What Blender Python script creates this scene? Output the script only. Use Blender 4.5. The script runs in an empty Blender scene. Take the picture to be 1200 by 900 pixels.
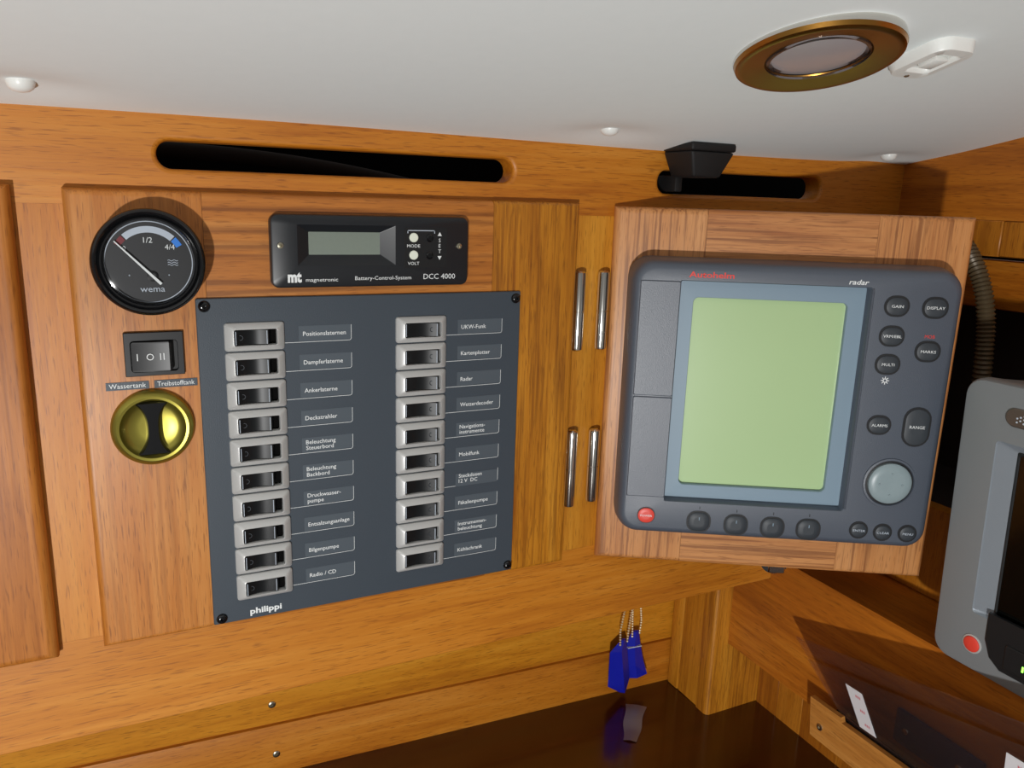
import bpy, bmesh, math, random
from mathutils import Vector, Matrix
from mathutils.geometry import tessellate_polygon
random.seed(4)
scene = bpy.context.scene
COL = scene.collection

# ------------------------------------------------------------------ camera
CAM_LOC = Vector((0.0, -0.5375, 0.0))
YAW, PITCH, ROLL, FPX = 0.4558, 0.2292, 0.0323, 934.08
fwd = Vector((math.sin(YAW)*math.cos(PITCH), math.cos(YAW)*math.cos(PITCH), -math.sin(PITCH)))
r0 = Vector((math.cos(YAW), -math.sin(YAW), 0)); u0 = r0.cross(fwd)
rgt = r0*math.cos(ROLL) + u0*math.sin(ROLL); up = -r0*math.sin(ROLL) + u0*math.cos(ROLL)
cd = bpy.data.cameras.new('camera'); cam = bpy.data.objects.new('camera', cd); COL.objects.link(cam)
cd.sensor_fit = 'HORIZONTAL'; cd.sensor_width = 36.0; cd.lens = FPX/1200*36.0; cd.clip_start = 0.01; cd.clip_end = 20
M = Matrix((rgt, up, -fwd)).transposed().to_4x4(); M.translation = CAM_LOC; cam.matrix_world = M
scene.camera = cam

# ------------------------------------------------------------------ world, light, exposure
w = bpy.data.worlds.new('cabin_ambient'); scene.world = w; w.use_nodes = True
w.node_tree.nodes['Background'].inputs[0].default_value = (1.0, 0.97, 0.93, 1)
w.node_tree.nodes['Background'].inputs[1].default_value = 0.21
ld = bpy.data.lights.new('cabin_lamp_light', 'POINT'); ld.energy = 42.5; ld.shadow_soft_size = 0.022; ld.color = (1.0, 0.995, 0.985)
lo = bpy.data.objects.new('cabin_lamp_light', ld); COL.objects.link(lo); lo.location = (-0.38, -1.15, -0.41)
vs = scene.view_settings
scene.display_settings.display_device = 'sRGB'
vs.view_transform = 'Standard'; vs.look = 'None'; vs.gamma = 1.0; vs.use_curve_mapping = False; vs.exposure = 0.0

# ------------------------------------------------------------------ material helpers
def s2l(c):
    return tuple((x/255/12.92 if x/255 <= 0.04045 else ((x/255+0.055)/1.055)**2.4) for x in c) + (1.0,)
MATS = {}
def plain(name, col, rough=0.5, metal=0.0, spec=0.5, bump=0.0, bscale=400, speck=0.0, coat=0.0):
    m = bpy.data.materials.new(name); m.use_nodes = True; nt = m.node_tree; b = nt.nodes['Principled BSDF']
    b.inputs['Roughness'].default_value = rough; b.inputs['Metallic'].default_value = metal
    b.inputs['Specular IOR Level'].default_value = spec; b.inputs['Coat Weight'].default_value = coat
    b.inputs['Coat Roughness'].default_value = 0.08
    tc = nt.nodes.new('ShaderNodeTexCoord'); nz = nt.nodes.new('ShaderNodeTexNoise')
    nz.inputs['Scale'].default_value = bscale; nz.inputs['Detail'].default_value = 3
    nt.links.new(tc.outputs['Object'], nz.inputs['Vector'])
    mx = nt.nodes.new('ShaderNodeMix'); mx.data_type = 'RGBA'; c = s2l(col)
    mx.inputs[6].default_value = tuple(x*(1-speck) for x in c[:3]) + (1,)
    mx.inputs[7].default_value = tuple(min(1, x*(1+speck)) for x in c[:3]) + (1,)
    nt.links.new(nz.outputs['Fac'], mx.inputs[0]); nt.links.new(mx.outputs[2], b.inputs['Base Color'])
    if bump:
        bp = nt.nodes.new('ShaderNodeBump'); bp.inputs['Strength'].default_value = bump; bp.inputs['Distance'].default_value = 0.0004
        nt.links.new(nz.outputs['Fac'], bp.inputs['Height']); nt.links.new(bp.outputs['Normal'], b.inputs['Normal'])
    MATS[name] = m; return m

def wood(name, light, mid, dark, axis='x', fine=1.0, stripe=0.0, sscale=120, rough=0.46, coat=0.12, swirl=0.6, pore=0.5):
    m = bpy.data.materials.new(name); m.use_nodes = True; nt = m.node_tree; L = nt.links; b = nt.nodes['Principled BSDF']
    tc = nt.nodes.new('ShaderNodeTexCoord'); oi = nt.nodes.new('ShaderNodeObjectInfo')
    add = nt.nodes.new('ShaderNodeVectorMath'); add.operation = 'MULTIPLY_ADD'
    rv = nt.nodes.new('ShaderNodeCombineXYZ')
    for i in range(3): L.new(oi.outputs['Random'], rv.inputs[i])
    L.new(rv.outputs[0], add.inputs[0]); add.inputs[1].default_value = (3.1, 4.7, 5.3); L.new(tc.outputs['Object'], add.inputs[2])
    def mapped(cross, along):
        mp = nt.nodes.new('ShaderNodeMapping'); s = [cross]*3; s['xyz'.index(axis)] = along
        mp.inputs['Scale'].default_value = s; L.new(add.outputs[0], mp.inputs['Vector']); return mp.outputs[0]
    def noise(vec, detail, dist=0.0, rgh=0.6):
        n = nt.nodes.new('ShaderNodeTexNoise'); n.inputs['Scale'].default_value = 1.0; n.inputs['Detail'].default_value = detail
        n.inputs['Roughness'].default_value = rgh; n.inputs['Distortion'].default_value = dist; L.new(vec, n.inputs['Vector']); return n.outputs['Fac']
    g1 = noise(mapped(70*fine, 5*fine), 5, swirl)          # broad figure
    g2 = noise(mapped(420*fine, 14*fine), 3)               # fine fibre
    g3 = noise(mapped(1100, 75), 1)                         # pores
    big = noise(mapped(9, 2.2), 2)
    r1 = nt.nodes.new('ShaderNodeValToRGB'); cr = r1.color_ramp
    cr.elements[0].position = 0.28; cr.elements[0].color = s2l(dark); cr.elements[1].position = 0.72; cr.elements[1].color = s2l(light)
    e = cr.elements.new(0.5); e.color = s2l(mid)
    mixv = nt.nodes.new('ShaderNodeMath'); mixv.operation = 'MULTIPLY_ADD'; L.new(g2, mixv.inputs[0]); mixv.inputs[1].default_value = 0.35
    sc = nt.nodes.new('ShaderNodeMath'); sc.operation = 'MULTIPLY'; L.new(g1, sc.inputs[0]); sc.inputs[1].default_value = 0.65
    L.new(sc.outputs[0], mixv.inputs[2])
    ad = nt.nodes.new('ShaderNodeMath'); ad.operation = 'MULTIPLY_ADD'; L.new(big, ad.inputs[0]); ad.inputs[1].default_value = 0.5; ad.inputs[2].default_value = -0.25
    sm = nt.nodes.new('ShaderNodeMath'); sm.operation = 'ADD'; L.new(ad.outputs[0], sm.inputs[0]); L.new(mixv.outputs[0], sm.inputs[1])
    L.new(sm.outputs[0], r1.inputs[0]); col = r1.outputs[0]
    if stripe > 0:
        st = noise(mapped(sscale, sscale*0.022), 2, 0.15, 0.5)
        mr = nt.nodes.new('ShaderNodeMapRange'); L.new(st, mr.inputs[0]); mr.inputs[1].default_value = 0.50; mr.inputs[2].default_value = 0.66
        ms = nt.nodes.new('ShaderNodeMath'); ms.operation = 'MULTIPLY'; L.new(mr.outputs[0], ms.inputs[0]); ms.inputs[1].default_value = stripe
        mm = nt.nodes.new('ShaderNodeMix'); mm.data_type = 'RGBA'; L.new(ms.outputs[0], mm.inputs[0]); L.new(col, mm.inputs[6])
        d = s2l(dark); mm.inputs[7].default_value = (d[0]*0.45, d[1]*0.38, d[2]*0.35, 1); col = mm.outputs[2]
    pr = nt.nodes.new('ShaderNodeMapRange'); L.new(g3, pr.inputs[0]); pr.inputs[1].default_value = 0.58; pr.inputs[2].default_value = 0.70; pr.inputs[4].default_value = pore
    mp2 = nt.nodes.new('ShaderNodeMix'); mp2.data_type = 'RGBA'; L.new(pr.outputs[0], mp2.inputs[0]); L.new(col, mp2.inputs[6])
    d = s2l(dark); mp2.inputs[7].default_value = (d[0]*0.5, d[1]*0.45, d[2]*0.4, 1)
    L.new(mp2.outputs[2], b.inputs['Base Color'])
    b.inputs['Roughness'].default_value = rough; b.inputs['Coat Weight'].default_value = coat; b.inputs['Coat Roughness'].default_value = 0.34 if coat < 0.5 else 0.12
    bp = nt.nodes.new('ShaderNodeBump'); bp.inputs['Strength'].default_value = 0.35; bp.inputs['Distance'].default_value = 0.0004
    L.new(sm.outputs[0], bp.inputs['Height']); L.new(bp.outputs['Normal'], b.inputs['Normal'])
    MATS[name] = m; return m

def glass_mat(name, tint=(1, 1, 1), rough=0.02, gloss=1.0, opacity=0.0, haze=(0.5, 0.5, 0.5)):
    m = bpy.data.materials.new(name); m.use_nodes = True; nt = m.node_tree; nt.nodes.clear(); L = nt.links
    out = nt.nodes.new('ShaderNodeOutputMaterial'); tr = nt.nodes.new('ShaderNodeBsdfTransparent'); tr.inputs[0].default_value = tint + (1,)
    gl = nt.nodes.new('ShaderNodeBsdfGlossy'); gl.inputs['Roughness'].default_value = rough
    fr = nt.nodes.new('ShaderNodeFresnel'); fr.inputs[0].default_value = 1.49
    mu = nt.nodes.new('ShaderNodeMath'); mu.operation = 'MULTIPLY'; mu.inputs[1].default_value = gloss; L.new(fr.outputs[0], mu.inputs[0])
    df = nt.nodes.new('ShaderNodeBsdfDiffuse'); df.inputs[0].default_value = haze + (1,)
    m0 = nt.nodes.new('ShaderNodeMixShader'); m0.inputs[0].default_value = opacity; L.new(tr.outputs[0], m0.inputs[1]); L.new(df.outputs[0], m0.inputs[2])
    m1 = nt.nodes.new('ShaderNodeMixShader'); L.new(mu.outputs[0], m1.inputs[0]); L.new(m0.outputs[0], m1.inputs[1]); L.new(gl.outputs[0], m1.inputs[2])
    L.new(m1.outputs[0], out.inputs[0]); MATS[name] = m; return m

def glow(name, col, strength):
    m = plain(name, col); b = m.node_tree.nodes['Principled BSDF']
    b.inputs['Emission Color'].default_value = s2l(col); b.inputs['Emission Strength'].default_value = strength; return m

TK = dict(light=(208, 138, 48), mid=(194, 120, 28), dark=(164, 90, 12))
wood('teak_x', axis='x', **TK); wood('teak_z', axis='z', **TK); wood('teak_y', axis='y', **TK)
RD = dict(light=(202, 136, 66), mid=(186, 114, 42), dark=(148, 82, 22))
wood('door_z', axis='z', stripe=0.25, sscale=300, **RD); wood('door_x', axis='x', stripe=0.6, sscale=190, **RD)
GD = dict(light=(212, 146, 44), mid=(190, 122, 26), dark=(148, 84, 10))
wood('gold_z', axis='z', stripe=0.5, sscale=480, **GD); wood('gold_plain_z', axis='z', **GD)
LD = dict(light=(214, 154, 98), mid=(202, 138, 80), dark=(172, 106, 56))
wood('larch_z', axis='z', stripe=0.65, sscale=380, swirl=0.3, **LD); wood('larch_x', axis='x', stripe=0.65, sscale=380, swirl=0.3, **LD)
KN = dict(light=(222, 154, 44), mid=(206, 134, 28), dark=(172, 100, 14))
wood('plank_gold_x', axis='x', fine=0.6, swirl=1.6, **KN); wood('plank_x', axis='x', fine=0.8, **TK)
OK_ = dict(light=(204, 146, 74), mid=(188, 126, 56), dark=(158, 98, 36))
wood('oak_y', axis='y', fine=0.7, stripe=0.25, sscale=170, swirl=1.2, **OK_)
wood('panel_y', light=(200, 126, 36), mid=(180, 104, 22), dark=(142, 74, 10), axis='y', fine=0.8, swirl=1.0, stripe=0.2, sscale=110)
wood('panel_z', light=(194, 126, 36), mid=(174, 106, 22), dark=(140, 76, 12), axis='z', fine=0.9, stripe=0.2, sscale=200)
wood('mahogany_x', light=(74, 28, 12), mid=(58, 20, 8), dark=(42, 13, 5), axis='x', rough=0.22, coat=0.7, pore=0.3)
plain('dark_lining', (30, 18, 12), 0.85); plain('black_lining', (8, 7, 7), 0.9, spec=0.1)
plain('headliner', (240, 247, 247), 0.75, bump=0.12, bscale=120, speck=0.015, spec=0.25)
plain('white_plastic', (238, 240, 236), 0.35)
plain('switch_plate', (62, 71, 80), 0.42, bump=0.25, bscale=1400, speck=0.10)
plain('label_film', (80, 89, 97), 0.4); plain('bezel_grey', (194, 194, 192), 0.36, metal=0.25, bump=0.15, bscale=2500, speck=0.05)
plain('black_gloss', (14, 15, 17), 0.16); plain('rocker_black', (20, 22, 24), 0.36, spec=0.26); plain('black_satin', (22, 23, 25), 0.4); plain('black_matte', (16, 16, 17), 0.65, bump=0.2, bscale=1500)
plain('black_case', (27, 30, 34), 0.36); plain('print_white', (232, 236, 236), 0.5); plain('print_red', (225, 62, 52), 0.5); plain('print_blue', (40, 130, 230), 0.5)
plain('print_darkred', (120, 20, 34), 0.5); plain('print_grey', (190, 200, 212), 0.5)
plain('dial_black', (22, 24, 28), 0.5); plain('lcd_grey', (126, 136, 126), 0.28, speck=0.04); plain('button_white', (232, 238, 222), 0.4)
plain('brass', (164, 154, 70), 0.36, metal=0.9); plain('bead_metal', (240, 226, 190), 0.3, metal=0.5); plain('brass_satin', (176, 128, 60), 0.32, metal=1.0, bump=0.1, bscale=300)
plain('chrome', (215, 212, 205), 0.12, metal=1.0); plain('steel_screw', (190, 185, 165), 0.28, metal=1.0)
plain('radar_case', (76, 84, 96), 0.42, spec=0.9, bump=0.35, bscale=1500, speck=0.10); plain('radar_key', (50, 56, 62), 0.5); plain('radar_well', (14, 16, 20), 0.5)
plain('radar_frame', (128, 150, 166), 0.45); plain('radar_lcd', (178, 206, 152), 0.3, bscale=14, speck=0.03, coat=0.3); plain('pad_grey', (140, 156, 160), 0.35, speck=0.03)
plain('key_red', (226, 70, 56), 0.4); plain('plotter_case', (126, 130, 132), 0.36, bump=0.1, bscale=1800); plain('plotter_bevel', (148, 156, 164), 0.28, metal=0.3, bump=0.3, bscale=1400)
plain('screen_black', (5, 6, 5), 0.12); plain('plotter_dark', (26, 28, 30), 0.42, bump=0.15, bscale=1500); plain('pill_bronze', (120, 112, 104), 0.3, metal=0.7)
glow('led_green', (150, 255, 90), 2.0)
plain('tag_blue', (24, 34, 170), 0.28, speck=0.05); plain('conduit', (88, 74, 52), 0.4, metal=0.2)
plain('sticker_white', (226, 226, 230), 0.5); plain('sticker_pink', (214, 110, 120), 0.5); plain('box_blue', (24, 26, 70), 0.4)
plain('frosted_lens', (172, 164, 166), 0.3, coat=0.5)
glass_mat('gauge_glass', rough=0.06, gloss=1.0); glass_mat('acrylic', tint=(0.972, 0.945, 0.94), rough=0.05, gloss=1.0, opacity=0.03, haze=(0.5, 0.40, 0.38)); glass_mat('pale_translucent', tint=(0.8, 0.8, 0.8), rough=0.25, gloss=1.3, opacity=0.45, haze=(0.5, 0.46, 0.48))

# ------------------------------------------------------------------ geometry helpers
class MB:
    def __init__(s): s.v = []; s.f = []; s.sm = []
    def add(s, vs, fs, smooth=False):
        o = len(s.v); s.v += [tuple(v) for v in vs]; s.f += [tuple(i+o for i in f) for f in fs]; s.sm += [smooth]*len(fs); return s
    def box(s, x0, x1, y0, y1, z0, z1, bev=0.0, seg=2, sel=None):
        bm = bmesh.new(); bmesh.ops.create_cube(bm, size=1.0)
        for v in bm.verts: v.co = ((x0+x1)/2+v.co.x*(x1-x0), (y0+y1)/2+v.co.y*(y1-y0), (z0+z1)/2+v.co.z*(z1-z0))
        if bev > 0:
            es = [e for e in bm.edges if sel is None or sel((e.verts[0].co+e.verts[1].co)/2)]
            bmesh.ops.bevel(bm, geom=es, offset=bev, segments=seg, profile=0.5, affect='EDGES')
        s.frombm(bm, bev > 0); return s
    def frombm(s, bm, smooth=False):
        bm.verts.index_update(); s.add([v.co.copy() for v in bm.verts], [[v.index for v in f.verts] for f in bm.faces], smooth); bm.free(); return s
    def loft(s, loops, cap0=True, cap1=True, smooth=True):
        n = len(loops[0]); vs = [p for l in loops for p in l]; fs = []
        for k in range(len(loops)-1):
            for i in range(n):
                j = (i+1) % n; fs.append((k*n+i, k*n+j, (k+1)*n+j, (k+1)*n+i))
        s.add(vs, fs, smooth)
        if cap0: s.add(loops[0], [tuple(range(n))[::-1]])
        if cap1: s.add(loops[-1], [tuple(range(n))])
        return s
    def lathe(s, prof, n=48, axis='y', c=(0, 0, 0), cap0=False, cap1=False, ez=1.0):
        loops = []
        for r, h in prof:
            l = []
            for i in range(n):
                a = 2*math.pi*i/n; p, q = r*math.cos(a), r*math.sin(a)*ez
                l.append({'y': (c[0]+p, c[1]+h, c[2]+q), 'z': (c[0]+p, c[1]+q, c[2]+h), 'x': (c[0]+h, c[1]+p, c[2]+q)}[axis])
            loops.append(l)
        return s.loft(loops, cap0, cap1)
    def tube(s, pts, r, n=10, cap=True):
        pts = [Vector(p) for p in pts]; loops = []; t0 = None; nx = None
        for i, p in enumerate(pts):
            t = (pts[min(i+1, len(pts)-1)] - pts[max(i-1, 0)]).normalized()
            if nx is None: nx = t.orthogonal().normalized()
            nx = (nx - t*nx.dot(t)).normalized(); ny = t.cross(nx); rr = r(i) if callable(r) else r
            loops.append([p + (nx*math.cos(2*math.pi*k/n)+ny*math.sin(2*math.pi*k/n))*rr for k in range(n)])
        return s.loft(loops, cap, cap)
    def ball(s, c, r, n=8, m=6, sq=1.0):
        loops = [[(c[0]+r*math.sin(math.pi*j/m)*math.cos(2*math.pi*i/n), c[1]+r*math.sin(math.pi*j/m)*math.sin(2*math.pi*i/n), c[2]+sq*r*math.cos(math.pi*j/m)) for i in range(n)] for j in range(1, m)]
        return s.loft(loops)
    def prism(s, poly, y0, y1, smooth=False):           # polygon in x,z extruded along y
        return s.loft([[(x, y0, z) for x, z in poly], [(x, y1, z) for x, z in poly]], smooth=smooth)
    def build(s, name, mat, parent=None, origin=None, loc=None):
        o = Vector(origin) if origin is not None else (Vector(parent['org']) if parent is not None and 'org' in parent else Vector((0, 0, 0)))
        me = bpy.data.meshes.new(name); me.from_pydata([Vector(v)-o for v in s.v], [], s.f)
        bm = bmesh.new(); bm.from_mesh(me); bmesh.ops.recalc_face_normals(bm, faces=bm.faces); bm.to_mesh(me); bm.free()
        for p, q in zip(me.polygons, s.sm): p.use_smooth = q
        if any(s.sm): me.set_sharp_from_angle(angle=math.radians(38))
        me.materials.append(MATS[mat]); me.update()
        return link(name, me, parent, loc)
def link(name, me, parent=None, loc=None):
    ob = bpy.data.objects.new(name, me); COL.objects.link(ob)
    if parent is not None: ob.parent = parent
    if loc is not None: ob.location = loc
    return ob
def tag(o, label, cat, group=None):
    o['label'] = label; o['category'] = cat
    if group: o['group'] = group
    return o
def thing(name, label, cat, loc=(0, 0, 0), rotz=0.0, group=None, local=False, rot=None):
    o = bpy.data.objects.new(name, None); COL.objects.link(o); o.location = loc; o.empty_display_size = 0.01
    o.rotation_euler = rot if rot else (0, 0, rotz)
    o['org'] = (0, 0, 0) if local else tuple(loc)
    return tag(o, label, cat, group)
def struct(name, loc=(0, 0, 0)):
    o = bpy.data.objects.new(name, None); COL.objects.link(o); o.location = loc; o['org'] = tuple(loc); o['kind'] = 'structure'; o.empty_display_size = 0.01; return o
def rrect(x0, x1, z0, z1, r, y, n=5):
    r = min(r, (x1-x0)/2-1e-6, (z1-z0)/2-1e-6); l = []
    for cx, cz, a0 in ((x1-r, z1-r, 0), (x0+r, z1-r, 90), (x0+r, z0+r, 180), (x1-r, z0+r, 270)):
        for k in range(n+1):
            a = math.radians(a0+90*k/n); l.append((cx+r*math.cos(a), y, cz+r*math.sin(a)))
    return l
def holed_board(outer, holes, y0, y1, rnd):
    """flat board in x,z with rounded-over holes; y0 front, y1 back"""
    mb = MB(); big = [[(x, y0, z) for x, _, z in h(rnd)] for h in holes]
    polys = [[Vector((x, z, 0)) for x, z in outer]] + [[Vector((p[0], p[2], 0)) for p in h] for h in big]
    flat = [(x, y0, z) for x, z in outer] + [p for h in big for p in h]
    mb.add(flat, [tuple(t) for t in tessellate_polygon(polys)])
    n = len(outer); vs = [(x, y0, z) for x, z in outer] + [(x, y1, z) for x, z in outer]
    mb.add(vs, [(i, (i+1) % n, n+(i+1) % n, n+i) for i in range(n)])
    for h in holes:
        loops = [[(x, y0+rnd*(1-math.cos(a)) if False else y0+rnd*(1-math.cos(a)), z) for x, _, z in h(rnd*(1-math.sin(a)))] for a in (0, .4, .8, 1.2, math.pi/2)]
        loops.append([(x, y1, z) for x, _, z in h(0)]); mb.loft(loops, False, False)
    return mb
def text(s, x, z, y, parent, mat='print_white', h=0.003, width=None, align='LEFT', name='lettering', bold=0.0, shear=0.0, rot=0.0):
    cu = bpy.data.curves.new('t', 'FONT'); cu.body = s; cu.size = 1.0; cu.resolution_u = 2; cu.offset = bold; cu.shear = shear
    ob = bpy.data.objects.new('t', cu); me = bpy.data.meshes.new_from_object(ob); bpy.data.objects.remove(ob)
    if not me.vertices: return None
    xs = [v.co.x for v in me.vertices]; lo_, hi_ = min(xs), max(xs); k = h/0.70
    kx = width/(hi_-lo_) if width else k; off = {'LEFT': 0, 'CENTER': 0.5, 'RIGHT': 1}[align]*(hi_-lo_)*kx
    ox, oy, oz = parent['org'] if 'org' in parent else (0, 0, 0)
    for v in me.vertices:
        px, pz = (v.co.x-lo_)*kx-off, v.co.y*k; c, q = math.cos(rot), math.sin(rot)
        v.co = (x+px*c-pz*q-ox, y-oy, z+px*q+pz*c-oz)
    me.name = name; me.materials.clear(); me.materials.append(MATS[mat]); me.update()
    return link(name, me, parent)

# ================================================================== SETTING
XC = 0.6654                                          # corner of back wall and right wall
def ceil_z(y): return 0.041 - 0.155*y + 0.22*y*y
BTN = [(-0.041, -0.035), (0.317, -0.0345), (0.620, -0.0185)]
# ceiling: cambered headliner, dimpled at the caps
mb = MB(); NX, NY = 150, 110; xs = [-0.9+(1.75)*i/NX for i in range(NX+1)]; ys = [0.03-1.25*(j/NY)**1.6 for j in range(NY+1)]
vs_ = []
for y in ys:
    for x in xs:
        z = ceil_z(y)
        for bx, by in BTN: z += 0.0035*math.exp(-((x-bx)**2/0.0009+(y-by)**2/0.0004))
        z += 0.0012*math.sin(9*x+1)*math.exp(-((y+0.05)/0.2)**2)
        vs_.append((x, y, z))
n = NX+1
mb.add(vs_, [(j*n+i, j*n+i+1, (j+1)*n+i+1, (j+1)*n+i) for j in range(NY) for i in range(NX)], True)
c = mb.build('ceiling', 'headliner'); c['kind'] = 'structure'

# back wall: face frame of rails and stiles
wb = struct('wall_back')
SL1 = lambda r: rrect(0.0224-r, 0.2594+r, 0.0106-r, 0.0272+r, 0.0085+r, 0, 8)
SL2 = lambda r: rrect(0.3873-r, 0.5622+r, 0.0072-r, 0.0255+r, 0.0085+r, 0, 8)
holed_board([(-0.75, -0.0114), (XC+0.02, -0.0114), (XC+0.02, 0.066), (-0.75, 0.066)], [SL1, SL2], 0.0, 0.018, 0.003).build('top_rail', 'teak_x', wb)
front = lambda y0: (lambda p: p.y < y0+1e-5)
MB().box(-0.75, 0.640, 0.0, 0.018, -0.359, -0.2878, 0.0008, 1, lambda p: p.z < -0.3589).build('bottom_rail', 'teak_x', wb)
for a, b in ((-0.0735, -0.0200), (0.2990, 0.3570), (0.600, 0.640), (-0.60, -0.56)):
    MB().box(a, b, 0.0001, 0.018, -0.28775, -0.01145).build('stile', 'gold_plain_z' if a > 0.2 else 'teak_z', wb)
MB().box(0.601, XC+0.02, 0.0005, 0.018, -0.2876, -0.0116).build('stile', 'teak_z', wb)
MB().box(-0.75, XC+0.05, 0.125, 0.130, -0.36, 0.066).build('cabinet_back', 'black_lining', wb)
MB().box(-0.75, 0.655, 0.018, 0.124, -0.3585, -0.349).build('cabinet_floor', 'plank_x', wb)
MB().box(-0.75, XC+0.02, 0.018, 0.124, -0.0115, -0.006).build('cabinet_shelf', 'black_lining', wb)
# recessed back planks below the rail (slightly splayed in plan)
def yb(x): return 0.1412 - 0.0483*(x-0.1176)
def splay(name, mat, x0, x1, z0, z1, t, bev=0.002):
    m = MB().box(x0, x1, 0, t, z0, z1, bev, 2, lambda p: p.y < 1e-5); m.v = [(x, y+yb(x), z) for x, y, z in m.v]; return m.build(name, mat, wb)
splay('plank', 'plank_gold_x', -0.75, 0.62, -0.4862, -0.350, 0.012); splay('plank', 'plank_x', -0.75, 0.62, -0.5450, -0.4882, 0.012)
splay('groove', 'plank_x', -0.75, 0.62, -0.4890, -0.4855, 0.008, 0.0).location.y = 0.004
for x, z in ((0.0955, -0.4655), (0.0977, -0.5190)):
    y = yb(x); MB().lathe([(0.0034, 0.0), (0.0034, -0.0006), (0.0026, -0.0012), (0.0012, -0.0012), (0.0008, -0.0004)], 20, 'y', (x, y, z), False, True).build('screw', 'steel_screw', wb)
# corner post under the rail
cp = struct('trim_1', (0.569, 0.085, -0.54))
MB().box(0.5342, 0.6120, 0.0488, 0.0660, -0.54, -0.3590, 0.005, 4, lambda p: p.y < 0.0489 and p.x < 0.535).build('post', 'gold_z', cp)
MB().box(0.5352, 0.6045, 0.0662, 0.1000, -0.54, -0.3590, 0.0008, 1).build('post_board', 'gold_plain_z', cp)
MB().box(0.5338, 0.6045, 0.1002, 0.118, -0.54, -0.3590, 0.002, 2).build('post_board', 'gold_plain_z', cp)

# right wall
wr = struct('wall_right')
def xbox(name, mat, x0, x1, y0, y1, z0, z1, bev=0.0008, sel=None, seg=1): return MB().box(x0, x1, y0, y1, z0, z1, bev, seg, sel).build(name, mat, wr)
xbox('board', 'panel_y', XC, XC+0.018, -0.75, 0.018, -0.0062, 0.22)
xbox('block', 'panel_z', XC-0.001, XC+0.016, -0.104, 0.018, -0.0355, -0.0058); xbox('block', 'panel_z', XC-0.001, XC+0.016, -0.26, -0.1044, -0.0355, -0.0058)
xbox('block', 'panel_z', XC-0.001, XC+0.016, -0.75, -0.2604, -0.0355, -0.0058)
xbox('rail', 'panel_y', XC+0.004, XC+0.02, -0.75, 0.018, -0.080, -0.0385, 0.003, None, 2)
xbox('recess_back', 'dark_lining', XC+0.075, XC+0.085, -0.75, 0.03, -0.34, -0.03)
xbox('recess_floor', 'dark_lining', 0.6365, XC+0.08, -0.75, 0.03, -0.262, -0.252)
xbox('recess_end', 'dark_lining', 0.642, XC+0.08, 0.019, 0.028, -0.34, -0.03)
xbox('lower_panel', 'panel_z', 0.622, 0.636, -0.75, -0.0005, -0.3330, -0.2515)
# projecting box with ledge, lower recessed boards
lb = [(-0.75, -0.4570), (0.0486, -0.4570), (0.0486, -0.3592), (-0.0006, -0.3592), (-0.0006, -0.3335), (-0.75, -0.3335)]
MB().loft([[(0.555, y, z) for y, z in lb], [(0.640 if y < 0 else 0.640, y, z) for y, z in lb]], smooth=False).build('ledge_box', 'panel_y', wr)
yy = 0.0484; i = 0
for wd in (0.030, 0.034, 0.05, 0.06, 0.08, 0.1, 0.1, 0.1, 0.1, 0.1):
    xbox('lower_board', 'panel_z', 0.6045, 0.618, yy-wd+0.0003, yy, -0.5450, -0.4572, 0.0006); yy -= wd

# desk
dk = MB().box(-0.75, 0.6100, -0.75, 0.180, -0.575, -0.5402).build('chart_table', 'mahogany_x')
tag(dk, 'dark mahogany chart table top with a glossy varnish below the panels', 'table')

# ================================================================== MAIN CUPBOARD DOOR
def side(s, x0, x1, z0, z1):
    """bevel selector: front edges on the given outer sides"""
    def f(p):
        e = 1e-5; fr = p.y < side.y+e
        return fr and (('L' in s and abs(p.x-x0) < e) or ('R' in s and abs(p.x-x1) < e) or ('T' in s and abs(p.z-z1) < e) or ('B' in s and abs(p.z-z0) < e))
    return f
def plank(name, mat, parent, x0, x1, z0, z1, yf, yk, sides, r=0.0042):
    side.y = yf
    return MB().box(x0, x1, yf, yk, z0, z1, r, 4, side(sides, x0, x1, z0, z1)).build(name, mat, parent)
def hinge_pin(parent, x, y, z0, z1, r=0.0046):
    zm = (z0+z1)/2
    m = MB().lathe([(r*0.6, z0), (r*0.95, z0+0.0012), (r, z0+0.003), (r, zm-0.0004)], 20, 'z', (x, y, 0), True, True)
    m.lathe([(r, zm+0.0004), (r, z1-0.003), (r*0.95, z1-0.0012), (r*0.6, z1)], 20, 'z', (x, y, 0), True, True)
    m.lathe([(r*0.8, zm-0.0006), (r*0.8, zm+0.0006)], 20, 'z', (x, y, 0))
    h = m.build('hinge', 'chrome', parent)
    MB().box(x-0.0008, x+0.0008, y, y+0.009, z0+0.002, z1-0.002).build('hinge_leaf', 'chrome', h, origin=parent['org'])
    return h
X0, X1, Z0, Z1 = -0.0288, 0.3108, -0.2920, -0.0021
md = thing('cupboard_door', 'brown teak cupboard door carrying the grey switch panel and the round gauge', 'door', ((X0+X1)/2, 0, Z0))
YF = -0.010
plank('stile', 'door_z', md, X0, 0.0452, Z0, Z1, YF, -0.0003, 'LTB'); plank('stile', 'gold_z', md, 0.2400, X1, Z0, Z1, YF, -0.0003, 'RTB', 0.003)
plank('top_rail', 'door_x', md, 0.0454, 0.2398, -0.075, Z1, YF, -0.0003, 'T'); plank('bottom_rail', 'door_x', md, 0.0454, 0.2398, Z0, -0.275, YF, -0.0003, 'B', 0.002)
MB().box(0.0454, 0.2398, -0.0085, -0.0003, -0.2748, -0.0752).build('field_panel', 'door_z', md)
hinge_pin(md, 0.3165, -0.0050, -0.1155, -0.0530); hinge_pin(md, 0.3165, -0.0050, -0.2462, -0.1805)
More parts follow.
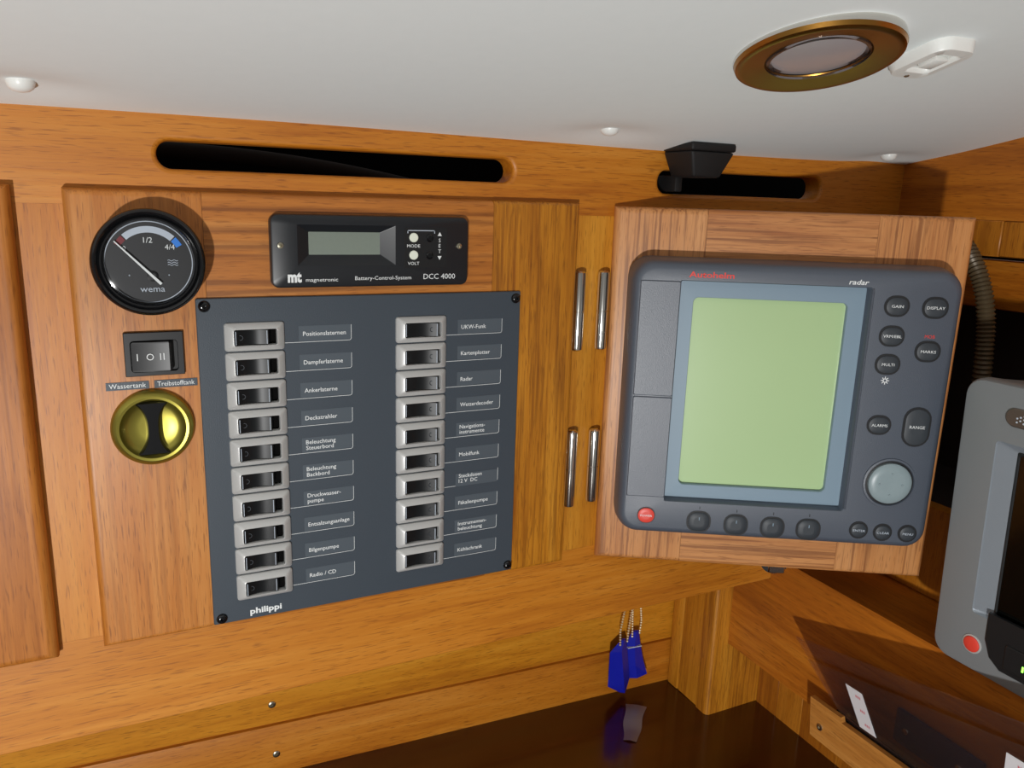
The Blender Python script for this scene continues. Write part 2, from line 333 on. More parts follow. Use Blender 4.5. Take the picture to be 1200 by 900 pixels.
# brass flush latch
BC = (0.0096, -0.0105, -0.1462)
lt = MB().lathe([(0.0240, 0.0004), (0.0240, -0.0022), (0.0229, -0.0046), (0.0206, -0.0060), (0.0190, -0.0057), (0.0182, -0.0044), (0.0170, -0.0026), (0.0140, -0.0012), (0.0080, -0.0004), (0.0010, -0.0001)], 64, 'y', BC, True, True).build('flush_latch', 'brass', md)
prof = []
for k in range(25):
    t = -1+2*k/24; wdt = 0.0042+0.0078*abs(t)**3.0; prof.append((wdt, t*0.0172))
gl = []
for hy, sc in ((-0.0006, 1.0), (-0.0056, 1.0), (-0.0072, 0.75)):
    gl.append([(BC[0]+wd*sc*0.9, BC[1]+hy+0.0018*(abs(z)/0.0172)**2, BC[2]+z*(1 if sc == 1 else 0.94)) for wd, z in prof] + [(BC[0]-wd*sc*0.9, BC[1]+hy+0.0018*(abs(z)/0.0172)**2, BC[2]+z*(1 if sc == 1 else 0.94)) for wd, z in prof[::-1]])
MB().loft(gl).build('grip', 'black_gloss', lt, origin=md['org'])

# left neighbouring cupboard door
ld2 = thing('cupboard_door', 'brown teak cupboard door without any instruments, beside the instrument door', 'door', (-0.3, 0, -0.2930))
plank('stile', 'door_z', ld2, -0.135, -0.0543, -0.2930, -0.0014, -0.012, -0.0003, 'RTB', 0.006); plank('stile', 'door_z', ld2, -0.58, -0.50, -0.2930, -0.0014, -0.012, -0.0003, 'LTB', 0.006)
plank('top_rail', 'door_x', ld2, -0.4998, -0.1352, -0.09, -0.0014, -0.012, -0.0003, 'T', 0.006); plank('bottom_rail', 'door_x', ld2, -0.4998, -0.1352, -0.2930, -0.22, -0.012, -0.0003, 'B', 0.006)
MB().box(-0.4998, -0.1352, -0.006, -0.0003, -0.2198, -0.0902).build('field_panel', 'door_z', ld2)

# ================================================================== SWITCH PANEL
sp = thing('switch_panel', 'dark grey breaker switch panel with two columns of rocker switches', 'switch panel', (0.1503, -0.010, -0.2891))
PF = -0.0122
PX0, PX1, PZ0, PZ1 = 0.0383, 0.2622, -0.2891, -0.0667
MB().loft([rrect(PX0, PX1, PZ0, PZ1, 0.001, -0.0101, 2), rrect(PX0, PX1, PZ0, PZ1, 0.001, PF+0.0004, 2), rrect(PX0+0.0004, PX1-0.0004, PZ0+0.0004, PZ1-0.0004, 0.001, PF, 2)], smooth=False).build('plate', 'switch_plate', sp)
for x, z in ((0.0432, -0.0715), (0.2582, -0.0718), (0.0435, -0.2850), (0.2585, -0.2842)):
    m = MB().lathe([(0.0036, 0), (0.0036, -0.0006), (0.0030, -0.0018), (0.0018, -0.0024), (0.0010, -0.0024), (0.0007, -0.0010)], 24, 'y', (x, PF, z), False, True); m.build('screw', 'black_gloss', sp)
# one rocker breaker (origin at its centre on the plate)
BW, BH = 0.0370, 0.0182; ox0, ox1, oz0, oz1 = -0.0130, 0.0134, -0.0051, 0.0051
def outer(d, y, r): return rrect(-BW/2+d, BW/2-d, -BH/2+d, BH/2-d, r, y, 3)
def inner(d, y, r=0.0012): return rrect(ox0-d, ox1+d, oz0-d, oz1+d, r, y, 3)
bz = MB().loft([outer(0, 0, 0.0018), outer(0, -0.0012, 0.0018), outer(0.0004, -0.0018, 0.0016), inner(0.0010, -0.0052, 0.002), inner(0.0003, -0.0054), inner(0, -0.0050), inner(0, -0.0004)], True, False)
bz_me = bz.build('switch', 'bezel_grey').data; bpy.data.objects.remove(bpy.data.objects['switch'])
def rocker_mesh(kind):
    # profile in x,y: concave rocker, one end pressed in
    pts = []
    if kind == 0: ends = (-0.0127, 0.0076, -0.0058, -0.0052)
    else: ends = (-0.0127, 0.0104, -0.0046, -0.0064)
    xa, xb, ya, yb_ = ends; N = 12; top = []
    for k in range(N+1):
        t = k/N; x = xa+(xb-xa)*t; y = ya+(yb_-ya)*t + 0.0026*math.sin(math.pi*t)*(1 if kind == 0 else 1.0); top.append((x, y))
    poly = [(xa, -0.0003)] + top + [(xb+0.0022, -0.0008), (xb+0.0022, -0.0003)]
    mb = MB(); mb.loft([[(x, y, oz0+0.0005) for x, y in poly], [(x, y, oz1-0.0005) for x, y in poly]], smooth=True)
    mk = [MB(), MB()]
    for i0, xx in ((0, xa+0.0005), (N, xb-0.0007)):
        yv = top[i0][1]; mk[0 if i0 == 0 else 1].box(xx-0.00018, xx+0.00018, yv-0.0003, yv+0.0004, oz0+0.0008, oz1-0.0008)
    kx = 2 if kind == 0 else N-2; xo, yo = top[kx]
    ring = [[(xo+r*math.cos(a)*1, yo-0.00015, r*math.sin(a)) for a in [2*math.pi*i/20 for i in range(20)]] for r in (0.0017, 0.0013)]
    mk2 = MB().loft(ring, False, False)
    return mb, mk, mk2
PROTO = {}
for kind in (0, 1):
    a, b_, c_ = rocker_mesh(kind); lst = []
    for nm, m_, mt in (('rocker', a, 'rocker_black'), ('rocker_line', b_[0], 'print_grey'), ('rocker_line', b_[1], 'print_grey'), ('rocker_symbol', c_, 'radar_key')):
        o = m_.build('proto_part', mt); me = o.data; me.name = nm; lst.append((nm, me)); bpy.data.objects.remove(o)
    o = MB().loft([inner(-0.0001, -0.0004), inner(-0.0001, -0.0002)], True, True).build('proto_part', 'black_lining'); me = o.data; bpy.data.objects.remove(o); lst.append(('well', me))
    PROTO[kind] = lst
film = MB().loft([rrect(0.0, 0.0345, 0.0, 0.0100, 0.0003, 0, 1), rrect(0.0, 0.0345, 0.0, 0.0100, 0.0003, -0.00012, 1)], smooth=False).build('label_film', 'label_film'); film_me = film.data; bpy.data.objects.remove(film)
ln = MB(); t_ = 0.00028; path = [(-0.0092, -0.0007), (0.0333, -0.0007)] + [(0.0333+0.0015*math.sin(a), 0.0008-0.0015*math.cos(a)) for a in (.4, .8, 1.2, 1.57)] + [(0.0348, 0.0098)]
lv = []
for i, (x, z) in enumerate(path):
    p0 = path[max(i-1, 0)]; p1 = path[min(i+1, len(path)-1)]; dx, dz = p1[0]-p0[0], p1[1]-p0[1]; l = math.hypot(dx, dz); nx, nz = -dz/l*t_/2, dx/l*t_/2
    lv += [(x+nx, -0.00015, z+nz), (x-nx, -0.00015, z-nz)]
ln.add(lv, [(2*i, 2*i+1, 2*i+3, 2*i+2) for i in range(len(path)-1)]); o = ln.build('label_line', 'print_white'); line_me = o.data; bpy.data.objects.remove(o)
LABELS = [['Positionslaternen', 'Dampferlaterne', 'Ankerlaterne', 'Deckstrahler', 'Beleuchtung\nSteuerbord', 'Beleuchtung\nBackbord', 'Druckwasser-\npumpe', 'Entsalzungsanlage', 'Bilgenpumpe', 'Radio / CD'],
          ['UKW-Funk', 'Kartenplotter', 'Radar', 'Wetterdecoder', 'Navigations-\ninstrumente', 'Mobilfunk', 'Steckdosen\n12 V  DC', 'Fäkalienpumpe', 'Instrumenten-\nbeleuchtung', 'Kühlschrank']]
so = Vector(sp['org'])
for colm, (bx, fx) in enumerate(((0.0726, 0.1006), (0.1850, 0.2128))):
    for i in range(10):
        zc = -0.0915 - 0.01920*i
        sw = link('switch', bz_me, sp, Vector((bx, PF, zc))-so)
        for nm, me in PROTO[colm]: link(nm, me, sw)
        zl = zc-0.0046
        covered = (colm == 1 and i == 6)
        fo = link('label_film', film_me, sp, Vector((fx, PF-(0.0002 if covered else 0), zl-(0.0011 if covered else 0)))-so)
        lo_ = link('label_line', line_me, sp, Vector((fx, PF, zl))-so)
        rows = LABELS[colm][i].split('\n'); hh = 0.0029
        for k, rw in enumerate(rows):
            zt = zl + (0.0034 if len(rows) == 1 else (0.0056 if k == 0 else 0.0016))
            text(rw, fx+0.0026, zt, PF-0.0004, sp, h=hh, width=None, bold=0.006)
# fit long labels: widths are natural for the face; the maker's name below
text('philippi', 0.0620, -0.2855, PF-0.0002, sp, h=0.0042, width=0.0212, bold=0.03, name='maker_lettering')

# ================================================================== BATTERY MONITOR
bm_ = thing('battery_monitor', 'black battery control monitor with small grey display and two white buttons', 'monitor', (0.151, -0.010, -0.0607))
def rr(d, y, r): return rrect(0.0840+d, 0.2182-d, -0.0607+d, -0.0142-d, r, y, 5)
WN = lambda y: rrect(0.1005, 0.1652, -0.0466, -0.0205, 0.0004, y, 5); LC = lambda y: rrect(0.1084, 0.1557, -0.0398, -0.0252, 0.0004, y, 5)
MB().loft([rr(0, -0.0101, 0.005), rr(0, -0.0148, 0.005), rr(0.0005, -0.0160, 0.0046), rr(0.0016, -0.0166, 0.004), WN(-0.0166)], True, False).loft([WN(-0.0166), LC(-0.0122)], False, False, False).build('case', 'black_case', bm_)
MB().loft([LC(-0.0120), LC(-0.01225)], smooth=False).build('lcd', 'lcd_grey', bm_)
by = -0.0166
for x in (0.0899, 0.2109): MB().lathe([(0.0021, 0), (0.0019, -0.0007), (0.0008, -0.0009), (0.0004, -0.0003)], 20, 'y', (x, by, -0.0337), False, True).build('screw', 'steel_screw', bm_)
MB().box(0.1715, 0.2018, by-0.0002, by+0.0005, -0.0483, -0.0215).build('key_field', 'black_satin', bm_)
for z in (-0.0281, -0.0398):
    MB().lathe([(0.0031, 0), (0.0031, -0.0010), (0.0026, -0.0014)], 24, 'y', (0.1778, by, z), False, True).build('button', 'button_white', bm_)
    MB().lathe([(0.0026, 0), (0.0026, -0.0008), (0.0015, -0.0018)], 24, 'y', (0.1892, by, z-0.0003), False, True).build('button', 'black_gloss', bm_)
m = MB()
for a in ((0.1735, 0.1930, -0.0237, -0.0232), (0.1735, 0.17395, -0.0253, -0.0232), (0.19255, 0.1930, -0.0253, -0.0232)): m.box(a[0], a[1], by-0.0004, by-0.0002, a[2], a[3])
m.build('bracket_print', 'print_grey', bm_)
for zz, sg in ((-0.0256, 1), (-0.0418, -1)): MB().add([(0.1950, by-0.0004, zz-0.0013*sg), (0.1980, by-0.0004, zz-0.0013*sg), (0.1965, by-0.0004, zz+0.0013*sg)], [(0, 1, 2)]).build('arrow_print', 'print_white', bm_)
for k, ch in enumerate('SET'): text(ch, 0.1965, -0.0311-0.0037*k, by-0.0004, bm_, h=0.0025, align='CENTER')
text('MODE', 0.1778, -0.0347, by-0.0004, bm_, h=0.0021, width=0.0092, align='CENTER'); text('VOLT', 0.1778, -0.0464, by-0.0004, bm_, h=0.0021, width=0.0082, align='CENTER')
text('mt', 0.0938, -0.0567, by-0.0003, bm_, h=0.0066, width=0.0088, bold=0.05, name='maker_logo'); text('magnetronic', 0.1052, -0.0567, by-0.0003, bm_, h=0.0024, width=0.0208, bold=0.0)
text('Battery-Control-System', 0.1374, -0.0561, by-0.0003, bm_, h=0.0025, width=0.0388, bold=0.0); text('DCC 4000', 0.1850, -0.0561, by-0.0003, bm_, h=0.0036, width=0.0232, bold=0.0)

# ================================================================== TANK GAUGE
GC = (0.0137, -0.010, -0.0430)
tg = thing('tank_gauge', 'round black tank level gauge with white needle near empty', 'gauge', GC)
MB().lathe([(0.0300, -0.0001), (0.0300, -0.0120), (0.0308, -0.0140), (0.0308, -0.0178), (0.0302, -0.0196), (0.0288, -0.0206), (0.0276, -0.0202), (0.0268, -0.0192), (0.0264, -0.0196), (0.0258, -0.0206), (0.0249, -0.0206), (0.0244, -0.0196), (0.0243, -0.0150)], 72, 'y', GC, True, False).build('bezel', 'black_gloss', tg)
MB().lathe([(0.0243, -0.0152), (0.0010, -0.0152)], 72, 'y', GC, False, True).build('dial', 'dial_black', tg)
gx, gy, gz = GC
def arc(name, mat, r0, r1, a0, a1, y=-0.0156, n=24):
    vs = []
    for k in range(n+1):
        a = math.radians(a0+(a1-a0)*k/n); vs += [(gx+r*math.cos(a), gy+y, gz+r*math.sin(a)) for r in (r0, r1)]
    return MB().add(vs, [(2*k, 2*k+1, 2*k+3, 2*k+2) for k in range(n)]).build(name, mat, tg)
arc('dial_ring', 'print_grey', 0.0231, 0.0236, 0, 360, n=72); arc('scale_white', 'print_grey', 0.0170, 0.0207, 131, 46); arc('scale_red', 'print_darkred', 0.0172, 0.0207, 149, 133, n=6); arc('scale_blue', 'print_blue', 0.0172, 0.0207, 44, 29, n=6)
na, nb = Vector((-0.0040, gy-0.0175, -0.0309)), Vector((0.0194, gy-0.0175, -0.0556)); dn = (nb-na).normalized(); pn = Vector((-dn.z, 0, dn.x))
m = MB(); m.loft([[na-pn*0.0003, na+pn*0.0003, na+pn*0.0003+Vector((0, .0005, 0)), na-pn*0.0003+Vector((0, .0005, 0))], [nb-pn*0.0008, nb+pn*0.0008, nb+pn*0.0008+Vector((0, .0005, 0)), nb-pn*0.0008+Vector((0, .0005, 0))]], smooth=False).build('needle', 'print_white', tg)
MB().lathe([(0.0030, -0.0153), (0.0030, -0.0162), (0.0020, -0.0166)], 24, 'y', (0.0150, gy, -0.0512), False, True).build('hub', 'black_satin', tg)
ty = gy-0.0157
text('0', 0.0010, -0.0362, ty, tg, h=0.0026, align='CENTER'); text('1/2', 0.0137, -0.0318, ty, tg, h=0.0032, align='CENTER'); text('4/4', 0.0252, -0.0357, ty, tg, h=0.0030, align='CENTER')
text('wema', 0.0146, -0.0602, ty, tg, h=0.0036, width=0.0132, align='CENTER', bold=0.0, mat='print_grey')
m = MB()
for k in range(3):
    zz = -0.0420-0.0013*k; pts = [(0.0236+0.0056*q/16, zz+0.00035*math.sin(q*math.pi/4)) for q in range(17)]
    m.add([(x, ty, z+e) for x, z in pts for e in (-0.00018, 0.00018)], [(2*q, 2*q+1, 2*q+3, 2*q+2) for q in range(16)])
m.build('wave_symbol', 'print_grey', tg)
for x in (0.0028, 0.0240): MB().lathe([(0.0005, -0.0152), (0.0003, -0.0158)], 10, 'y', (x, gy, -0.0505), False, True).build('pin', 'print_grey', tg)
MB().lathe([(0.0244, -0.0186), (0.0200, -0.0194), (0.0120, -0.0199), (0.0010, -0.0201)], 64, 'y', GC, False, True).build('glass', 'gauge_glass', tg)

# ================================================================== ROCKER SWITCH + LABELS
rs = thing('rocker_switch', 'black three-position rocker switch marked I O II on the door', 'switch', (0.0133, -0.010, -0.1133))
IN = lambda y, d=0.0: rrect(0.0002-d, 0.0264+d, -0.1106-d, -0.0915+d, 0.0022, y, 4)
MB().loft([rrect(-0.0034, 0.0301, -0.1133, -0.0862, 0.0005, -0.0101, 4), rrect(-0.0034, 0.0301, -0.1133, -0.0862, 0.0005, -0.0122, 4), rrect(-0.0030, 0.0297, -0.1129, -0.0866, 0.0005, -0.0127, 4), IN(-0.0127, 0.0003), IN(-0.0122), IN(-0.0105)], True, True).build('frame', 'black_satin', rs)
poly = [(0.0006, -0.0107), (0.0006, -0.0150), (0.0120, -0.0144), (0.0216, -0.0160), (0.0230, -0.0150), (0.0236, -0.0107)]
bmr = bmesh.new(); vv = [[bmr.verts.new((x, y, z)) for x, y in poly] for z in (-0.1102, -0.0919)]
for q in vv: bmr.faces.new(q)
for k in range(len(poly)): bmr.faces.new((vv[0][k], vv[0][(k+1) % len(poly)], vv[1][(k+1) % len(poly)], vv[1][k]))
bmesh.ops.bevel(bmr, geom=[e for e in bmr.edges if min(v.co.y for v in e.verts) < -0.014 and abs(e.verts[0].co.z-e.verts[1].co.z) < 1e-6], offset=0.0012, segments=3, profile=0.5, affect='EDGES')
MB().frombm(bmr, True).build('rocker', 'black_satin', rs)
m = MB()
for a, b_ in ((0.0037, 0.0), (0.0166, 0.0), (0.0185, 0.0)): m.box(a-0.00025, a+0.00025, -0.0158 if a > 0.01 else -0.0153, -0.0145, -0.1031, -0.0988)
m.lathe([(0.0020, -0.0152), (0.0015, -0.0152)], 24, 'y', (0.0108, 0, -0.1010)); m.build('position_marks', 'print_white', rs)
for s_, a, b_, lab in (('Wassertank', -0.0148, 0.0091, 'thin grey adhesive label strip reading Wassertank'), ('Treibstofftank', 0.0121, 0.0370, 'thin grey adhesive label strip reading Treibstofftank')):
    t = thing('label_strip', lab, 'label', ((a+b_)/2, -0.010, -0.1216), group='tank label strips')
    MB().box(a, b_, -0.0104, -0.0101, -0.1216, -0.1167).build('strip', 'switch_plate', t)
    text(s_, (a+b_)/2, -0.1205, -0.0106, t, h=0.0030, width=(b_-a)*0.86, align='CENTER', bold=0.0)

# ================================================================== RADAR DOOR (open) AND RADAR
TH = 0.5269; RLOC = (0.3422, -0.009, 0.0)
rd = thing('instrument_door', 'pale striped wooden door swung open, carrying the radar display', 'door', RLOC, -TH, local=True)
DW, DZ0, DZ1 = 0.2677, -0.2942, -0.0035
def dplank(nm, mt, x0, x1, z0, z1, s_, r=0.004): return plank(nm, mt, rd, x0, x1, z0, z1, 0.0, 0.020, s_, r)
dplank('stile', 'larch_z', 0.0, 0.0705, DZ0, DZ1, 'LTB', 0.005); dplank('stile', 'larch_z', 0.1975, DW, DZ0, DZ1, 'RTB', 0.004)
dplank('top_rail', 'larch_x', 0.0707, 0.1973, -0.075, DZ1, 'T', 0.004); dplank('bottom_rail', 'larch_x', 0.0707, 0.1973, DZ0, -0.235, 'B', 0.004)
MB().box(0.0707, 0.1973, 0.004, 0.016, -0.2348, -0.0752).build('field_panel', 'larch_z', rd)
# hinges sit on the wall side edge
def hp(x, y, z0, z1):
    loc = Matrix.Rotation(TH, 4, 'Z') @ (Vector((x, y, 0))-Vector(RLOC)); hinge_pin(rd, loc.x, loc.y, z0, z1)
hp(0.3385, -0.0045, -0.1158, -0.0530); hp(0.3380, -0.0045, -0.2448, -0.1815)
lk = MB().lathe([(0.0125, 0.0205), (0.0125, 0.032), (0.0110, 0.034)], 32, 'y', (0.155, 0, -0.2960), True, True).build('latch', 'black_satin', rd)
MB().box(0.1500, 0.1640, 0.0185, 0.0330, -0.3075, -0.2960, 0.001, 1).build('latch_tongue', 'chrome', lk)

ra = thing('radar_display', 'dark grey radar display with green screen and keypad on the open door', 'radar display', RLOC, -TH, local=True)
RX0, RX1, RZ0, RZ1 = 0.0150, 0.2530, -0.2568, -0.0418
def ro(d, y, r, tw=0.0): return rrect(RX0+d, RX1-d, RZ0+d, RZ1-d, r, y, 6)
HF = -0.030; SCR = (0.0505, 0.1872, -0.2282, -0.0556)
SR = lambda y, d=0.0: rrect(SCR[0]-d, SCR[1]+d, SCR[2]-d, SCR[3]+d, 0.0012, y, 6)
MB().loft([ro(-0.002, -0.0003, 0.016), ro(-0.002, -0.010, 0.016), ro(-0.0005, -0.022, 0.0155), ro(0.001, -0.0268, 0.0145), ro(0.0032, -0.0292, 0.0135), ro(0.0060, HF, 0.012), SR(HF, 0.0006), SR(HF+0.0008, 0.0), SR(HF+0.0100, -0.0006)], True, False).build('housing', 'radar_case', ra)
LCD = lambda y, d=0.0: rrect(0.0612-d, 0.1748+d, -0.2170-d, -0.0680+d, 0.004, y, 6)
MB().loft([SR(HF+0.0098, 0.0), SR(HF+0.0082, 0.0), LCD(HF+0.0080), LCD(HF+0.0084, -0.0003), LCD(HF+0.0125, -0.0003)], False, False).build('screen_frame', 'radar_frame', ra)
MB().loft([LCD(HF+0.0127, 0.001), LCD(HF+0.0122, 0.0005)], smooth=False).build('screen', 'radar_lcd', ra)
# cover plates left of the screen, ridge to its right
def plate(nm, x0, x1, z0, z1, h, r=0.001, mt='radar_case', b=0.0006): return MB().loft([rrect(x0, x1, z0, z1, r, HF+0.0005, 3), rrect(x0, x1, z0, z1, r, HF-h+b, 3), rrect(x0+b, x1-b, z0+b, z1-b, r, HF-h, 3)]).build(nm, mt, ra)
plate('side_cover', 0.0205, 0.0502, -0.1436, -0.0560, 0.0012); plate('side_cover', 0.0205, 0.0502, -0.2254, -0.1446, 0.0012)
plate('ridge', 0.1877, 0.1893, -0.2266, -0.0560, 0.0016, 0.0007, b=0.0007)
def key(nm, x, z, wx, wz, r, mt='radar_key', dome=0.0005, well=0.0016):
    MB().loft([rrect(x-wx-well, x+wx+well, z-wz-well, z+wz+well, r+well, HF+0.0004, 5), rrect(x-wx-well, x+wx+well, z-wz-well, z+wz+well, r+well, HF-0.0004, 5)]).build('key_well', 'radar_well', ra)
    return MB().loft([rrect(x-wx, x+wx, z-wz, z+wz, r, HF, 5), rrect(x-wx, x+wx, z-wz, z+wz, r, HF-0.0010, 5), rrect(x-wx*.86, x+wx*.86, z-wz*.86, z+wz*.86, r*.86, HF-0.0010-dome*.7, 5), rrect(x-wx*.5, x+wx*.5, z-wz*.5, z+wz*.5, r*.5, HF-0.0010-dome, 5)]).build(nm, mt, ra)
ky = HF-0.0017
for s_, x, z, wx, wz, wd in (('GAIN', 0.2065, -0.0680, 0.0075, 0.0062, 0.0084), ('DISPLAY', 0.2336, -0.0681, 0.0077, 0.0064, 0.0128), ('VRM/EBL', 0.2058, -0.0901, 0.0076, 0.0063, 0.0132), ('MARKS', 0.2328, -0.1004, 0.0077, 0.0064, 0.0108), ('MULTI', 0.2056, -0.1113, 0.0076, 0.0063, 0.0090), ('ALARMS', 0.2056, -0.1580, 0.0074, 0.0061, 0.0116)):
    key('key', x, z, wx, wz, 0.0058); text(s_, x, z-0.0010, ky, ra, h=0.0021, width=wd, align='CENTER', bold=0.0)
key('key', 0.2331, -0.1582, 0.0086, 0.0138, 0.0080, dome=0.0005); text('RANGE', 0.2331, -0.1592, ky, ra, h=0.0023, width=0.0112, align='CENTER', bold=0.0)
for s_, x, z, wd in (('ENTER', 0.2014, -0.2432, 0.0092), ('CLEAR', 0.2196, -0.2440, 0.0092), ('MENU', 0.2382, -0.2438, 0.0078)):
    key('key', x, z, 0.0056, 0.0056, 0.0055); text(s_, x, z-0.0009, ky, ra, h=0.0018, width=wd, align='CENTER', mat='print_grey')
for k, (x, z) in enumerate(((0.0785, -0.2441), (0.1074, -0.2450), (0.1357, -0.2454), (0.1632, -0.2452))):
    key('soft_key', x, z, 0.0082, 0.0076, 0.0062, dome=0.0009, well=0.0013)
    MB().box(x-0.0003, x+0.0003, HF-0.0021, HF-0.0015, z+0.0018, z+0.0042).build('soft_key_mark', 'radar_frame', ra); MB().box(x-0.0003, x+0.0003, HF-0.0002, HF+0.0002, z+0.0103, z+0.0125).build('soft_key_tick', 'radar_well', ra)
key('power_key', 0.0371, -0.2412, 0.0064, 0.0060, 0.0058, 'key_red', well=0.0007); text('POWER', 0.0371, -0.2420, ky, ra, h=0.0016, width=0.0092, align='CENTER')
# trackpad
PC = (0.2193, HF, -0.2035)
MB().lathe([(0.0200, 0.0002), (0.0196, -0.0010), (0.0182, -0.0012), (0.0176, 0.0000)], 48, 'y', PC).build('pad_ring', 'radar_case', ra)
MB().lathe([(0.0180, -0.0002), (0.0164, -0.0004)], 48, 'y', PC, False, True).build('pad_well', 'radar_well', ra)
pd = MB().lathe([(0.0162, -0.0004), (0.0160, -0.0020), (0.0145, -0.0032), (0.0100, -0.0036), (0.0040, -0.0034), (0.0005, -0.0033)], 48, 'y', PC, False, True).build('cursor_pad', 'pad_grey', ra)
for dx, dz in ((0.0085, 0), (-0.0085, 0), (0, 0.0085), (0, -0.0085)): MB().lathe([(0.0008, -0.0033), (0.0006, -0.0042), (0.0002, -0.0044)], 12, 'y', (PC[0]+dx, PC[1], PC[2]+dz), False, True).build('pad_bump', 'pad_grey', pd)
text('Autohelm', 0.0555, -0.0526, HF-0.0003, ra, mat='print_red', h=0.0042, width=0.0330, bold=0.02, name='maker_lettering'); text('radar', 0.1706, -0.0534, HF-0.0003, ra, h=0.0036, width=0.0142, bold=0.015, shear=0.2)
text('MOB', 0.2328, -0.0906, HF-0.0003, ra, mat='print_red', h=0.0025, width=0.0072, align='CENTER')
m = MB(); sx, sz = 0.2054, -0.1236
m.lathe([(0.0017, 0), (0.0010, 0)], 16, 'y', (sx, HF-0.0003, sz))
for k in range(8):
    a = k*math.pi/4; d = Vector((math.cos(a), 0, math.sin(a))); q = Vector((-d.z, 0, d.x))*0.0003; c0 = Vector((sx, HF-0.0003, sz))
    m.add([c0+d*0.0018-q, c0+d*0.0018+q, c0+d*0.0030+q, c0+d*0.0030-q], [(0, 1, 2, 3)])
m.build('lamp_symbol', 'print_white', ra)

# ================================================================== CHART PLOTTER on the right wall
pt = thing('chart_plotter', 'light grey chart plotter with black screen beside the radar display', 'plotter', (0.540, -0.1809, -0.2216), rot=(0.0, 0.06, -math.pi/2), local=True)
pt.rotation_euler = (0.05, 0, -math.pi/2); pt.scale = (0.931,)*3
PW = 0.285; z0_, z1_ = -0.1175, 0.1175
def po(d, y, r): return rrect(0.0+d, PW-d, z0_+d, z1_-d, r, y, 6)
SW = lambda y, d=0.0: rrect(0.0295-d, 0.232+d, -0.068-d, 0.074+d, 0.003, y, 6)
MB().loft([po(0.006, 0.045, 0.012), po(0.002, 0.020, 0.014), po(0, 0.010, 0.014), po(0, 0.003, 0.014), po(0.0012, 0.0008, 0.013), po(0.004, 0.0, 0.012), SW(0.0)], True, False).build('housing', 'plotter_case', pt)
SI = lambda y, d=0.0: rrect(0.0440-d, 0.218+d, -0.066-d, 0.068+d, 0.002, y, 6)
MB().loft([SW(0.0), SW(0.001, -0.0005), SI(0.0050)], False, False).build('screen_bevel', 'plotter_bevel', pt)
MB().loft([SI(0.0049, 0.0005), SI(0.0040, -0.0012), SI(0.0044, -0.0022)], True, False).build('screen_seal', 'plotter_dark', pt)
MB().loft([SI(0.0052, -0.0005), SI(0.0046, -0.0015)], smooth=False).build('screen', 'screen_black', pt)
# lower dark apron with card door
ap = [(0.0430, -0.062), (0.0430, -0.085), (0.0480, -0.098), (0.0570, -0.1045), (0.2050, -0.1045), (0.2140, -0.098), (0.2190, -0.085), (0.2190, -0.062)]
MB().loft([[(x, 0.002, z) for x, z in ap], [(x, -0.0006, z) for x, z in ap], [(x+(0.001 if x < .13 else -.001), -0.0012, z*0.995) for x, z in ap]], smooth=False).build('apron', 'plotter_dark', pt)
cd_ = MB().loft([rrect(0.0600, 0.150, -0.1000, -0.0800, 0.002, -0.0010, 3), rrect(0.0600, 0.150, -0.1000, -0.0800, 0.002, -0.0020, 3), rrect(0.0606, 0.1494, -0.0994, -0.0806, 0.002, -0.0024, 3)]).build('card_door', 'plotter_dark', pt)
MB().box(0.0745, 0.0757, -0.0030, -0.0022, -0.0945, -0.0900).build('status_led', 'led_green', pt)
MB().lathe([(0.0078, 0.0), (0.0078, -0.0006), (0.0066, -0.0009), (0.0062, -0.0002)], 32, 'y', (0.0335, 0, -0.0945)).build('power_ring', 'bezel_grey', pt)
MB().lathe([(0.0064, 0.0), (0.0064, -0.0014), (0.0050, -0.0022), (0.0005, -0.0020)], 32, 'y', (0.0335, 0, -0.0945), False, True).build('power_key', 'key_red', pt)
pl = MB().loft([rrect(0.0340, 0.0700, 0.0875, 0.1015, 0.007, 0.0002, 6), rrect(0.0340, 0.0700, 0.0875, 0.1015, 0.007, -0.0008, 6), rrect(0.0348, 0.0692, 0.0883, 0.1007, 0.0062, -0.0012, 6)]).build('logo_pill', 'pill_bronze', pt)
m = MB()
for dx, dz in ((0, 0), (0.0024, 0.0012), (0.0024, -0.0014), (0.005, 0), (0, -0.003), (0.005, 0.0026), (0.005, -0.003), (0.0075, 0)): m.lathe([(0.0008, -0.0011), (0.0006, -0.0015)], 10, 'y', (0.0430+dx, 0, 0.0945+dz), False, True)
m.build('logo_dots', 'print_grey', pl)
for k in range(5): MB().loft([rrect(0.243, 0.271, 0.060-0.026*k, 0.074-0.026*k, 0.005, 0.001, 4), rrect(0.243, 0.271, 0.060-0.026*k, 0.074-0.026*k, 0.005, -0.0016, 4), rrect(0.245, 0.269, 0.062-0.026*k, 0.072-0.026*k, 0.004, -0.0024, 4)]).build('key', 'radar_key', pt)
MB().box(0.110, 0.180, 0.030, 0.0850, -0.080, 0.060, 0.004, 2).build('mount', 'black_satin', pt)

